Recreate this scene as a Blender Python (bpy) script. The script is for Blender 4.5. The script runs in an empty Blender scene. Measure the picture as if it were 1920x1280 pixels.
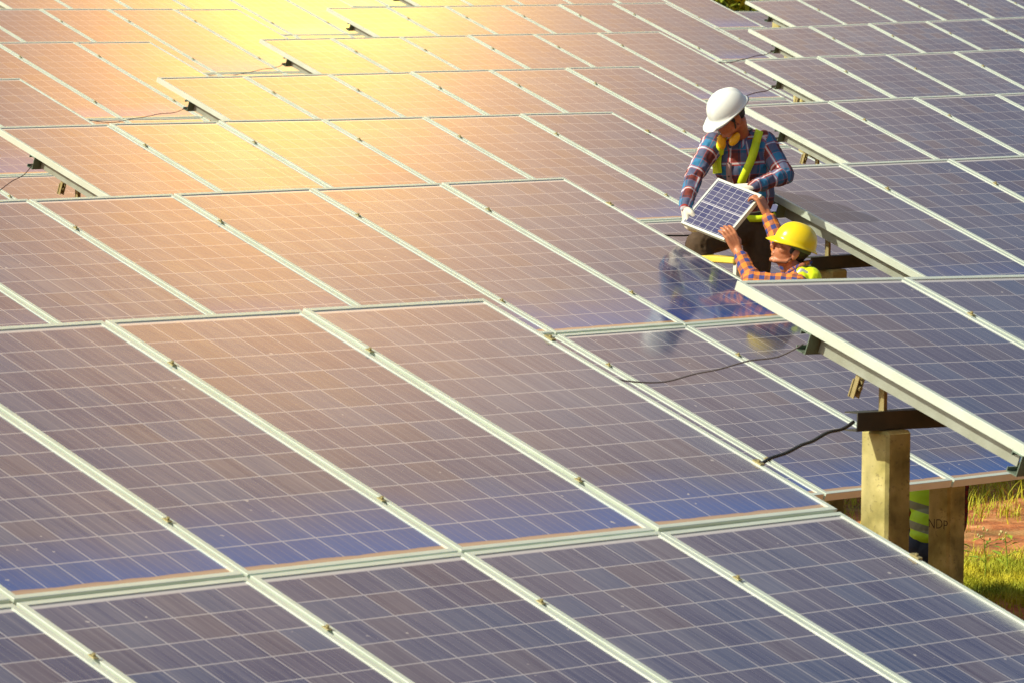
import bpy, bmesh, math, random
from mathutils import Vector, Matrix, Quaternion, noise
random.seed(7)
S = bpy.context.scene
C = S.collection
rad = math.radians

# ------------------------------------------------------------------ camera
YAW, PITCH, ROLL = 0.802, 0.0778, 0.009
F = Vector((math.sin(YAW)*math.cos(PITCH), math.cos(YAW)*math.cos(PITCH), -math.sin(PITCH)))
R0 = Vector((math.cos(YAW), -math.sin(YAW), 0)); U0 = R0.cross(F)
RX = R0*math.cos(ROLL) + U0*math.sin(ROLL); UX = -R0*math.sin(ROLL) + U0*math.cos(ROLL)
cam = bpy.data.objects.new('camera', bpy.data.cameras.new('camera')); C.objects.link(cam)
M = Matrix((RX, UX, -F)).transposed().to_4x4(); M.translation = Vector((-14.347, -14.027, 1.388))
cam.matrix_world = M
cam.data.sensor_width = 36.0
cam.data.lens = 9440.0/1920*36
cam.data.clip_start = 0.5; cam.data.clip_end = 3000
cam.data.dof.use_dof = True; cam.data.dof.focus_distance = 28.3; cam.data.dof.aperture_fstop = 14
S.camera = cam

# ------------------------------------------------------------------ light
SUN_AZ, SUN_EL = rad(-68), rad(40)          # azimuth from +Y towards +X
SKY, SUN, EXPO = 0.078, 4.2, 0.35
W = bpy.data.worlds.new('World'); S.world = W; W.use_nodes = True
nt = W.node_tree; N = nt.nodes; L = nt.links
for n in list(N): N.remove(n)
def nd(t, nodes=None, **k):
    n = (nodes or N).new(t)
    for a, v in k.items(): setattr(n, a, v)
    return n
out = nd('ShaderNodeOutputWorld'); bg = nd('ShaderNodeBackground'); sky = nd('ShaderNodeTexSky')
sky.sky_type = 'NISHITA'; sky.sun_disc = False; sky.sun_elevation = SUN_EL; sky.sun_rotation = SUN_AZ % (2*math.pi)
sky.air_density = 1.2; sky.dust_density = 3.5
bg.inputs[1].default_value = SKY
L.new(sky.outputs[0], bg.inputs[0])
tc = nd('ShaderNodeTexCoord')
acc = None
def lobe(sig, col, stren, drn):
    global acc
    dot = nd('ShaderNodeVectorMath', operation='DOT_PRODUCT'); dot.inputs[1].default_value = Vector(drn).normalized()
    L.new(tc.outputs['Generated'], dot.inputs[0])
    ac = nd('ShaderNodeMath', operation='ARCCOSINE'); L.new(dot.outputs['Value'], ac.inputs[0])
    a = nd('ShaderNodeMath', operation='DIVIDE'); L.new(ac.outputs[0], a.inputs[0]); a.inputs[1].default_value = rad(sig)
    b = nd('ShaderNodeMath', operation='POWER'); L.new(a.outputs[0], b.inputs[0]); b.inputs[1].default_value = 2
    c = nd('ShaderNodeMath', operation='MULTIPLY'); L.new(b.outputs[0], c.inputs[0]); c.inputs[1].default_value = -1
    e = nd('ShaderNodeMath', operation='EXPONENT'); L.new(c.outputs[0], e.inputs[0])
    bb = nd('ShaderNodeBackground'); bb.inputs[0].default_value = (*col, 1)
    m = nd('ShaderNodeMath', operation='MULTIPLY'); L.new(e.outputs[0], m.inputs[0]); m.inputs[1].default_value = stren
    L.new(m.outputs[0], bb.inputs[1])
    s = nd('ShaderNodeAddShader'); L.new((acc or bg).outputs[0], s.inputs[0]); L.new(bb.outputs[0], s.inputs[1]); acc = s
# warm glow added to the sky away from the sun, for the glass to mirror: a small yellow core, an orange halo and a wide warm veil
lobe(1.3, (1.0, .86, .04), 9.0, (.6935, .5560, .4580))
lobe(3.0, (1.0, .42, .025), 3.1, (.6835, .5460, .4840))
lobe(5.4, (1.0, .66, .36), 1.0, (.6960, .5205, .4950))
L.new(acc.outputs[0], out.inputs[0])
sun = bpy.data.objects.new('sun', bpy.data.lights.new('sun', 'SUN')); C.objects.link(sun)
sun.data.energy = SUN; sun.data.angle = rad(0.6); sun.data.color = (1.0, .9, .72)
sd = Vector((math.sin(SUN_AZ)*math.cos(SUN_EL), math.cos(SUN_AZ)*math.cos(SUN_EL), math.sin(SUN_EL)))
sun.rotation_euler = sd.to_track_quat('Z', 'Y').to_euler()
S.view_settings.view_transform = 'Standard'; S.view_settings.look = 'None'
S.view_settings.exposure = EXPO; S.view_settings.gamma = 1
S.cycles.max_bounces = 6

# ------------------------------------------------------------------ materials
MATS = {}
def mat(name, col, rough=.6, metal=0, **k):
    if name in MATS: return MATS[name]
    m = bpy.data.materials.new(name); m.use_nodes = True; b = m.node_tree.nodes['Principled BSDF']
    b.inputs['Base Color'].default_value = (*col, 1); b.inputs['Roughness'].default_value = rough; b.inputs['Metallic'].default_value = metal
    nz = k.get('noise')
    if nz:                                    # (scale, second colour, amount)
        nn, ll = m.node_tree.nodes, m.node_tree.links
        t = nn.new('ShaderNodeTexCoord'); x = nn.new('ShaderNodeTexNoise'); x.inputs['Scale'].default_value = nz[0]; x.inputs['Detail'].default_value = 6
        r = nn.new('ShaderNodeValToRGB'); r.color_ramp.elements[0].position = .5-nz[2]/2; r.color_ramp.elements[1].position = .5+nz[2]/2
        r.color_ramp.elements[0].color = (*col, 1); r.color_ramp.elements[1].color = (*nz[1], 1)
        ll.new(t.outputs['Object'], x.inputs[0]); ll.new(x.outputs[0], r.inputs[0]); ll.new(r.outputs[0], b.inputs['Base Color'])
        if k.get('bump'):
            bp = nn.new('ShaderNodeBump'); bp.inputs['Strength'].default_value = k['bump']; bp.inputs['Distance'].default_value = .01
            ll.new(x.outputs[0], bp.inputs['Height']); ll.new(bp.outputs[0], b.inputs['Normal'])
    MATS[name] = m; return m

class G:
    """tiny node graph helper"""
    def __init__(s, m): s.n = m.node_tree.nodes; s.l = m.node_tree.links; s.b = s.n['Principled BSDF']
    def put(s, v, sock):
        if hasattr(v, 'is_output') or isinstance(v, bpy.types.NodeSocket): s.l.new(v, sock)
        else: sock.default_value = v
    def m(s, op, a, b=0.0, c=0.0, clamp=False):
        x = s.n.new('ShaderNodeMath'); x.operation = op; x.use_clamp = clamp
        s.put(a, x.inputs[0]); s.put(b, x.inputs[1]); s.put(c, x.inputs[2]); return x.outputs[0]
    def mix(s, f, a, b, mode='MIX'):
        x = s.n.new('ShaderNodeMix'); x.data_type = 'RGBA'; x.blend_type = mode
        s.put(f, x.inputs[0]); s.put(a if not isinstance(a, tuple) else (*a, 1), x.inputs[6]); s.put(b if not isinstance(b, tuple) else (*b, 1), x.inputs[7]); return x.outputs[2]
    def xyz(s, sock):
        x = s.n.new('ShaderNodeSeparateXYZ'); s.l.new(sock, x.inputs[0]); return x.outputs
    def vec(s, a, b, c):
        x = s.n.new('ShaderNodeCombineXYZ'); s.put(a, x.inputs[0]); s.put(b, x.inputs[1]); s.put(c, x.inputs[2]); return x.outputs[0]
    def noise(s, v, sc, det=3, col=False):
        x = s.n.new('ShaderNodeTexNoise'); s.l.new(v, x.inputs['Vector']); x.inputs['Scale'].default_value = sc; x.inputs['Detail'].default_value = det
        return x.outputs[1 if col else 0]
    def white(s, v, col=False):
        x = s.n.new('ShaderNodeTexWhiteNoise'); s.l.new(v, x.inputs['Vector']); return x.outputs[1 if col else 0]
    def band(s, x, centre_frac, half):        # 1 when |fract(x)-.5| > .5-half   (lines at integers)
        f = s.m('FRACT', x); d = s.m('ABSOLUTE', s.m('SUBTRACT', f, .5)); return s.m('GREATER_THAN', d, .5-half)
    def ramp(s, f, stops):
        x = s.n.new('ShaderNodeValToRGB'); s.l.new(f, x.inputs[0]); e = x.color_ramp.elements
        while len(e) < len(stops): e.new(.5)
        for i, (p, c) in enumerate(stops): e[i].position = p; e[i].color = (*c, 1)
        return x.outputs[0]

MW, ML, GAPX, GAPS = .992, 1.985, 1.01, .014        # module width, length, pitch along the row, gap between the tiers
def solar_material():
    m = bpy.data.materials.new('solar_glass'); m.use_nodes = True; g = G(m); b = g.b
    t = g.n.new('ShaderNodeTexCoord'); o = g.xyz(t.outputs['Object'])
    oi = g.n.new('ShaderNodeObjectInfo'); rnd = oi.outputs['Random']
    # object origin = module centre; cells 6 x 12, pitch .1575
    u = g.m('DIVIDE', g.m('ADD', o[0], .4725), .1575); v = g.m('DIVIDE', g.m('ADD', o[1], .945), .1575)
    lu = g.band(u, 0, .020); lv = g.band(v, 0, .019)
    inx = g.m('MULTIPLY', g.m('LESS_THAN', g.m('ABSOLUTE', o[0]), .4745), g.m('LESS_THAN', g.m('ABSOLUTE', o[1]), .947))
    cellgap = g.m('MAXIMUM', lu, lv)
    bus = g.band(g.m('ADD', g.m('MULTIPLY', u, 4), .5), 0, .021)
    cid = g.vec(g.m('FLOOR', u), g.m('FLOOR', v), g.m('MULTIPLY', rnd, 97))
    cw = g.xyz(g.white(cid, True))
    streak = g.noise(g.vec(g.m('MULTIPLY', o[0], 38), g.m('MULTIPLY', o[1], 1.6), g.m('MULTIPLY', rnd, 30)), 1.0, 4)
    patch = g.noise(g.vec(g.m('MULTIPLY', o[0], 1.3), g.m('MULTIPLY', o[1], 1.0), g.m('MULTIPLY', rnd, 60)), 1.6, 2)
    cell = g.mix(g.m('MULTIPLY', cw[0], .9), (.010, .024, .095), (.030, .027, .080))
    cell = g.mix(g.m('MULTIPLY', g.m('GREATER_THAN', cw[1], .8), .35), cell, (.10, .06, .05))
    cell = g.mix(g.m('MULTIPLY', g.m('LESS_THAN', cw[2], .25), .6), cell, (.02, .05, .13))
    # towards the lowest cell rows the cells turn strong blue and the dust thins
    low = g.m('SUBTRACT', 1, g.m('DIVIDE', g.m('ADD', g.m('ADD', o[1], .945), g.m('MULTIPLY', g.m('SUBTRACT', patch, .5), .5)), g.m('ADD', .26, g.m('MULTIPLY', g.m('FRACT', g.m('MULTIPLY', rnd, 7.3)), .42))), clamp=True)
    cell = g.mix(g.m('MULTIPLY', low, .9), cell, (.008, .075, .30))
    grid = g.mix(bus, cell, (.17, .175, .20))
    grid = g.mix(g.m('MULTIPLY', cellgap, .54), grid, (.62, .60, .58))
    grid = g.mix(inx, (.5, .5, .48), grid)
    dust = g.m('ADD', .11, g.m('MULTIPLY', g.m('SUBTRACT', streak, .45), .42))
    dust = g.m('ADD', dust, g.m('MULTIPLY', g.m('SUBTRACT', patch, .45), .25), clamp=True)
    dust = g.m('MULTIPLY', dust, g.m('ADD', .65, g.m('MULTIPLY', g.m('FRACT', g.m('MULTIPLY', rnd, 13.7)), .6)))
    dust = g.m('MULTIPLY', dust, g.m('SUBTRACT', 1, g.m('MULTIPLY', low, .8)))
    col = g.mix(dust, grid, (.38, .385, .43))
    speck = g.m('MULTIPLY', g.m('GREATER_THAN', g.noise(g.vec(o[0], o[1], g.m('MULTIPLY', rnd, 40)), 26.0, 1), .795), .7)
    col = g.mix(speck, col, (.55, .52, .48))
    edge = g.noise(g.vec(g.m('MULTIPLY', o[0], 6), 0.0, g.m('MULTIPLY', rnd, 31)), 1.0, 4)
    mud = g.m('LESS_THAN', g.m('ADD', o[1], .949), g.m('MULTIPLY', edge, .027))
    col = g.mix(g.m('MULTIPLY', mud, .85), col, (.42, .26, .12))
    g.put(col, b.inputs['Base Color'])
    g.put(g.m('ADD', .075, g.m('MULTIPLY', dust, .16)), b.inputs['Roughness'])
    b.inputs['IOR'].default_value = 1.85; b.inputs['Specular Tint'].default_value = (1, 1, 1, 1)
    bp = g.n.new('ShaderNodeBump'); bp.inputs['Strength'].default_value = .08; bp.inputs['Distance'].default_value = .002
    g.put(g.noise(t.outputs['Object'], 9.0, 2), bp.inputs['Height']); g.put(bp.outputs[0], b.inputs['Normal'])
    return m
GLASS = solar_material()
ALU = mat('anodised_frame', (.68, .78, .69), .36, .30, noise=(5, (.56, .66, .55), .6))
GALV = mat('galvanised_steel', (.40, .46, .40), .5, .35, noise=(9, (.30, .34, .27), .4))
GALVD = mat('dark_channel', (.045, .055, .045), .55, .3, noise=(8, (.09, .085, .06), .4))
TEAL = mat('purlin_steel', (.15, .22, .18), .5, .3, noise=(7, (.16, .22, .16), .4))
BRASS = mat('clamp_metal', (.42, .37, .17), .5, .4, noise=(60, (.34, .30, .14), .5))
BACK = mat('backsheet', (.62, .63, .60), .6)

def concrete():
    m = bpy.data.materials.new('post_concrete'); m.use_nodes = True; g = G(m)
    t = g.n.new('ShaderNodeTexCoord'); o = t.outputs['Object']
    a = g.noise(o, 7, 7); c = g.noise(o, 60, 4); z = g.xyz(o)
    col = g.ramp(a, [(.34, (.20, .19, .06)), (.5, (.42, .39, .13)), (.66, (.60, .56, .24))])
    col = g.mix(g.m('MULTIPLY', g.m('GREATER_THAN', c, .64), .5), col, (.16, .14, .07))
    st = g.noise(g.vec(g.m('MULTIPLY', z[0], 9), g.m('MULTIPLY', z[1], 9), g.m('MULTIPLY', z[2], 5)), 1, 4)
    col = g.mix(g.m('MULTIPLY', g.m('SUBTRACT', st, .45, clamp=True), 1.8), col, (.17, .17, .06))
    g.put(col, g.b.inputs['Base Color']); g.b.inputs['Roughness'].default_value = .9
    bp = g.n.new('ShaderNodeBump'); bp.inputs['Strength'].default_value = .5; bp.inputs['Distance'].default_value = .006
    g.put(g.m('ADD', a, g.m('MULTIPLY', c, .4)), bp.inputs['Height']); g.put(bp.outputs[0], g.b.inputs['Normal'])
    return m
CONC = concrete()

# ------------------------------------------------------------------ mesh helpers
def mesh_of(bm, name, mats, smooth=False):
    me = bpy.data.meshes.new(name); bm.normal_update(); bm.to_mesh(me); bm.free()
    for mm in (mats if isinstance(mats, (list, tuple)) else [mats]): me.materials.append(mm)
    if smooth: me.polygons.foreach_set('use_smooth', [True]*len(me.polygons))
    return me
def link(name, me, parent=None, world=None, local=None):
    o = bpy.data.objects.new(name, me); C.objects.link(o)
    if parent is not None: o.parent = parent
    if world is not None:
        o.matrix_basis = (parent['_mw_inv'] @ world) if False else (PW[parent.name].inverted() @ world if parent is not None else world)
    elif local is not None: o.matrix_basis = local
    PW[o.name] = (PW[parent.name] if parent is not None else Matrix()) @ o.matrix_basis
    return o
PW = {}
def tag(o, label=None, cat=None, group=None, kind=None):
    if label: o['label'] = label
    if cat: o['category'] = cat
    if group: o['group'] = group
    if kind: o['kind'] = kind
    return o
def box(bm, x0, x1, y0, y1, z0, z1, mi=0, bev=0, T=None):
    r = bmesh.ops.create_cube(bm, size=1)
    for v in r['verts']:
        v.co = Vector((x0+(v.co.x+.5)*(x1-x0), y0+(v.co.y+.5)*(y1-y0), z0+(v.co.z+.5)*(z1-z0)))
    fs = {f for v in r['verts'] for f in v.link_faces}
    for f in fs: f.material_index = mi
    vs = r['verts']
    if bev:
        es = list({e for v in r['verts'] for e in v.link_edges})
        rr = bmesh.ops.bevel(bm, geom=es, offset=bev, segments=1, affect='EDGES', profile=.5)
        vs = list({v for f in rr['faces'] for v in f.verts} | {v for v in r['verts'] if v.is_valid})
        for v in vs:
            for f in v.link_faces: f.material_index = mi
    if T is not None:
        for v in vs: v.co = T @ v.co
    return vs
def tube(bm, pts, rr, seg=8, caps=True, closed=False):
    pts = [Vector(p) for p in pts]; rr = rr if isinstance(rr, (list, tuple)) else [rr]*len(pts)
    rings = []; prev = None
    for i, p in enumerate(pts):
        t = (pts[min(i+1, len(pts)-1)]-pts[max(i-1, 0)]).normalized()
        if prev is None: n = t.orthogonal().normalized()
        else: n = (prev - t*prev.dot(t)).normalized()
        prev = n; bb = t.cross(n)
        rings.append([bm.verts.new(p + (n*math.cos(2*math.pi*k/seg) + bb*math.sin(2*math.pi*k/seg))*rr[i]) for k in range(seg)])
    for a, b in zip(rings, rings[1:]):
        for k in range(seg): bm.faces.new((a[k], a[(k+1) % seg], b[(k+1) % seg], b[k]))
    if caps: bm.faces.new(rings[0][::-1]); bm.faces.new(rings[-1])
    return rings
def spline(pts, n=6):
    P = [Vector(p) for p in pts]; o = []
    for i in range(len(P)-1):
        a, b, c, d = P[max(i-1, 0)], P[i], P[i+1], P[min(i+2, len(P)-1)]
        for k in range(n):
            t = k/n; o.append(.5*((2*b)+(c-a)*t+(2*a-5*b+4*c-d)*t*t+(3*b-a-3*c+d)*t**3))
    o.append(P[-1]); return o

# ------------------------------------------------------------------ ground
HY = [(-200, -.35), (-40, -.1), (0, 0), (5.96, .071), (11.85, .171), (17.9, .287), (23.7, .465), (29.7, .688), (35.7, .95), (42, 1.2), (60, 1.6), (400, 2.0)]
def hill(y):
    for (a, b), (c, d) in zip(HY, HY[1:]):
        if y <= c: return b+(d-b)*(y-a)/(c-a) if y > a else b
    return HY[-1][1]
GZ = -2.5
def gz(x, y):
    return GZ + hill(y - .0*x) + .05*noise.noise(Vector((x*.35, y*.35, 0))) + .018*noise.noise(Vector((x*1.7, y*1.7, 3)))
def ground_mat():
    m = bpy.data.materials.new('red_soil'); m.use_nodes = True; g = G(m)
    t = g.n.new('ShaderNodeTexCoord'); o = t.outputs['Object']
    a = g.noise(o, .55, 6); c = g.noise(o, 5, 8); d = g.noise(o, 45, 5)
    soil = g.ramp(c, [(.3, (.22, .065, .020)), (.5, (.50, .17, .05)), (.72, (.78, .38, .15))])
    soil = g.mix(g.m('MULTIPLY', g.m('GREATER_THAN', d, .6), .35), soil, (.62, .40, .22))
    gr = g.m('MULTIPLY', g.m('SUBTRACT', g.noise(o, 1.3, 8), .45, clamp=True), 7, clamp=True)
    col = g.mix(g.m('MULTIPLY', gr, .55), soil, (.10, .12, .025))
    g.put(col, g.b.inputs['Base Color']); g.b.inputs['Roughness'].default_value = .95
    bp = g.n.new('ShaderNodeBump'); bp.inputs['Strength'].default_value = .8; bp.inputs['Distance'].default_value = .05
    g.put(g.m('ADD', c, g.m('MULTIPLY', d, .3)), bp.inputs['Height']); g.put(bp.outputs[0], g.b.inputs['Normal'])
    return m
def build_ground():
    xs = [-900, -300, -100, -50] + [-30+i*.8 for i in range(113)] + [75, 110, 200, 450, 1200]
    ys = [-900, -300, -100, -50] + [-30+i*.8 for i in range(106)] + [70, 110, 200, 450, 1200]
    bm = bmesh.new(); vv = [[bm.verts.new((x, y, gz(x, y))) for x in xs] for y in ys]
    for j in range(len(ys)-1):
        for i in range(len(xs)-1): bm.faces.new((vv[j][i], vv[j][i+1], vv[j+1][i+1], vv[j+1][i]))
    o = link('ground', mesh_of(bm, 'ground', ground_mat(), True)); tag(o, 'bare reddish soil under and between the solar tables', 'ground', kind='structure')
build_ground()

# ------------------------------------------------------------------ solar tables
POSE = {(1,0):(-3.051,-.021,.007,.0013,-.0029,.3546),(1,1):(3.751,-.778,-.003,-.0286,-.0246,.3429),
 (2,0):(3.698,5.956,.071,-.0019,.0006,.3537),(2,1):(10.597,5.432,.136,-.0064,.0037,.3556),
 (3,-1):(2.937,11.852,.171,0,0,.3537),(3,0):(10.429,11.834,.172,.0008,-.0009,.3537),(3,1):(17.574,11.450,.257,-.0222,.0146,.3537),
 (4,-1):(9.752,17.900,.283,.0001,-.0001,.3537),(4,0):(17.294,17.876,.288,.0008,.0062,.3537),(4,1):(24.505,17.513,.415,-.0247,.0174,.3537),
 (5,-1):(16.370,23.692,.440,-.0008,-.0026,.3537),(5,0):(23.917,23.687,.466,-.0005,.0074,.3537),(5,1):(31.160,23.345,.590,-.0255,.0232,.3537),
 (6,-1):(22.984,29.574,.659,-.0095,-.0019,.3537),(6,0):(30.649,29.722,.688,.0012,.0086,.3537),(6,1):(38.0,29.45,.80,-.02,.02,.3537),
 (7,-1):(30.0,35.75,.93,0,0,.3537),(7,0):(37.35,35.75,.95,0,.008,.3537),(7,1):(44.8,35.6,1.06,-.02,.02,.3537),(8,-1):(36.6,41.7,1.2,0,0,.3537),(8,0):(51.2,44.1,.335,0,0,.3537)}
LAB = {(1,0):'nearest solar table, its clean panels filling the whole bottom left of the photo',
 (1,1):'front right solar table on a pale concrete post, corner nearest the yellow hard hat',
 (2,0):'solar table whose glass mirrors the two workers standing at its right end',
 (2,1):'solar table right of the workers, its end frame running down past the yellow hat',
 (3,-1):'solar table corner showing under the thick white end frame at the left edge',
 (3,0):'third solar table from the front, directly behind the one that mirrors the workers',
 (3,1):'solar table whose upper left corner starts right beside the white hard hat',
 (4,-1):'purple tinted solar table end at the left edge, thin brown cable at its side',
 (4,0):'fourth solar table from the front, its orange upper left corner above a brown channel end',
 (4,1):'third solar table down in the upper right, its corner just above the white hard hat',
 (5,-1):'rust red solar table in the upper left, second down from the top edge',
 (5,0):'fifth solar table from the front, left corner just under the bright yellow glare',
 (5,1):'second solar table down in the upper right corner of the photo',
 (6,-1):'orange solar table along the top left, its right corner inside the yellow glare',
 (6,0):'long thin solar table near the top centre with its left half lost in yellow glare',
 (6,1):'topmost solar table in the upper right corner, its corner touching the green bush',
 (8,-1):'tiny piece of solar table at the top edge inside the yellow glare',
 (8,0):'low solar table showing in the gap just below the green bush',
 (7,-1):'sliver of solar table cut by the top edge, left of the glare',
 (7,0):'sliver of solar table cut by the top edge, from the glare to the green bush',
 (7,1):'farthest solar table at the top right, mostly hidden behind the row in front'}
H = .040; LIP = .024
def frame_mesh():
    bm = bmesh.new(); w, l = MW/2, ML/2
    def ring(x, y, z): return [bm.verts.new(p) for p in ((-x, -y, z), (x, -y, z), (x, y, z), (-x, y, z))]
    ws, ls = w-.0015, l-.0015
    a = ring(w, l, -H); b = ring(w, l, -.0015); c = ring(ws, ls, 0); d = ring(w-LIP, l-LIP, 0); e = ring(w-LIP, l-LIP, -.007); f = ring(w-LIP, l-LIP, -H)
    for p, q in ((a, b), (b, c), (c, d), (d, e)):
        for k in range(4): bm.faces.new((p[k], p[(k+1) % 4], q[(k+1) % 4], q[k]))
    f2 = ring(w-.03, l-.03, -H)
    for k in range(4): bm.faces.new((a[(k+1) % 4], a[k], f2[k], f2[(k+1) % 4]))
    for v in f: bm.verts.remove(v)
    return mesh_of(bm, 'frame', ALU)
def glass_mesh():
    bm = bmesh.new(); box(bm, -MW/2+LIP-.004, MW/2-LIP+.004, -ML/2+LIP-.004, ML/2-LIP+.004, -.010, -.0045)
    bm.normal_update()
    for f in bm.faces: f.material_index = 0 if f.normal.z > .5 else 1
    box(bm, -.07, .07, ML/2-.28, ML/2-.17, -.034, -.0115, 2)
    return mesh_of(bm, 'solar_panel', [GLASS, BACK, GALVD])
def channel(bm, x0, x1, d, h, t, z0, lips=True):      # C channel along x: web at y=0, flanges towards +y
    box(bm, x0, x1, 0, t, z0, z0+h); box(bm, x0, x1, t, d, z0, z0+t); box(bm, x0, x1, t, d, z0+h-t, z0+h)
    if lips: box(bm, x0, x1, d-t, d, z0+t, z0+.018); box(bm, x0, x1, d-t, d, z0+h-.018, z0+h-t)
HX = 3*GAPX-.009
FM, GM = frame_mesh(), glass_mesh()
bm = bmesh.new(); channel(bm, -HX-.005, HX+.005, .055, .085, .004, -H-.087); PURL = mesh_of(bm, 'purlin', TEAL)
bm = bmesh.new()
for y0, y1 in ((-1.56, -.46), (-2.39, -1.625), (-3.56, -2.46)):
    box(bm, -.003, .003, y0, y1, -.072, 0); box(bm, .003, .045, y0, y1, -.003, 0); box(bm, .003, .045, y0, y1, -.072, -.069)
RAFT = mesh_of(bm, 'rafter', GALV)
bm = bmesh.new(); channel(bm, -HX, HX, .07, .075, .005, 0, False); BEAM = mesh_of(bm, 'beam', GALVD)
PWD = .146
bm = bmesh.new(); box(bm, -PWD/2, PWD/2, -PWD/2, PWD/2, -2.6, 0, bev=.012); POST = mesh_of(bm, 'post', CONC)
bm = bmesh.new()
box(bm, -.022, .022, -.004, .002, -.075, -.0005); box(bm, -.018, -.013, -.026, -.005, -.075, .02); box(bm, .013, .018, -.026, -.005, -.075, .02)
tube(bm, [(0, -.035, -.03), (0, .012, -.03)], .011, 6); BRAK = mesh_of(bm, 'bracket', BRASS)
bm = bmesh.new(); box(bm, -.011, .011, -.016, .016, .0012, .005, bev=.001); tube(bm, [(0, 0, .0065), (0, 0, .014)], .007, 6)
CLAMP = mesh_of(bm, 'clamp', BRASS)
bm = bmesh.new(); box(bm, -.004, .020, -.022, .022, .0012, .0075); box(bm, .0005-.006, -.0005, -.022, .022, -.05, .0011); tube(bm, [(.008, 0, .008), (.008, 0, .015)], .007, 6)
ENDC = mesh_of(bm, 'end_clamp', BRASS)
def table_matrix(pose):
    x, y, z, yaw, sl, th = pose
    ex = Vector((math.cos(sl)*math.cos(yaw), math.cos(sl)*math.sin(yaw), math.sin(sl)))
    es = Vector((math.sin(yaw)*math.cos(th), -math.cos(yaw)*math.cos(th), -math.sin(th)))
    ez = ex.cross(-es).normalized(); ey = ez.cross(ex)
    m = Matrix((ex, ey, ez)).transposed().to_4x4(); m.translation = (x, y, z); return m
Tr = Matrix.Translation
TSUF = {}
for key, pose in POSE.items():
    r, tab = key; x, y, z, yaw, sl, th = pose
    T = table_matrix(pose)
    root = bpy.data.objects.new('solar_table', None); C.objects.link(root); root.empty_display_size = .3
    mid = T @ Vector((0, -1.9, 0))
    root.matrix_basis = Tr(Vector((mid.x, mid.y, gz(mid.x, mid.y)))) @ Matrix.Rotation(yaw, 4, 'Z'); PW[root.name] = root.matrix_basis.copy()
    tag(root, LAB[key], 'solar array', 'tilted tables of solar panels set in rows'); TSUF[key] = (T, root)
    near = r <= 3
    for tier in (0, 1):
        yc = -(ML/2 + tier*(ML+GAPS))
        for i in range(6):
            jig = Matrix.Rotation(rad(random.uniform(-.16, .16)), 4, 'X') @ Matrix.Rotation(rad(random.uniform(-.22, .22)), 4, 'Y')
            mw = T @ Tr(Vector(((i-2.5)*GAPX, yc, random.uniform(-.0015, .0015)))) @ jig
            p = link('solar_panel', GM, root, world=mw); link('frame', FM, p, local=Matrix())
        for s in (.40, 1.57):
            yy = -(s+tier*(ML+GAPS))
            link('purlin', PURL, root, world=T @ Tr(Vector((0, yy-.05, 0))))
            for k in range(-2, 3):
                link('clamp', CLAMP, root, world=T @ Tr(Vector((k*GAPX, yy, 0))))
            if near: link('end_clamp', ENDC, root, world=T @ Tr(Vector((HX+.0001, yy, 0))) @ Matrix.Rotation(math.pi, 4, 'Z'))
    for xr in (-2.96, 0, 2.90):
        link('rafter', RAFT, root, world=T @ Tr(Vector((xr, 0, -H-.002))) )
    BZ = -.40
    for s in (.70, 3.30):
        c = T @ Vector((0, -s, 0)); top = c.z - .245
        bw = Tr(Vector((c.x, c.y, top-.075))) @ Matrix.Rotation(yaw, 4, 'Z') @ Matrix.Rotation(-sl, 4, 'Y')
        link('beam', BEAM, root, world=bw)
        for xr in (-2.84, 0, 2.80):
            q = bw @ Vector((xr, .03, .075)); zt = (T @ Vector((xr, -s, -.15))).z - q.z
            b = bmesh.new(); box(b, -.022, .022, -.003, .003, 0, max(zt, .05)); box(b, -.022, -.018, -.024, -.0035, .002, max(zt, .05)); tube(b, [(0, -.014, zt*.55), (0, .014, zt*.55)], .011, 6)
            link('bracket', mesh_of(b, 'bracket', BRASS), root, world=Tr(q) @ Matrix.Rotation(yaw, 4, 'Z'))
        for xp in (-2.81, 0, 2.80):
            q = bw @ Vector((xp, .035, -.001))
            link('post', POST, root, world=Tr(q) @ Matrix.Rotation(yaw, 4, 'Z'))
    link('bracket', BRAK, root, world=T @ Tr(Vector((-2.93, -.66, -H-.10))))

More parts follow.
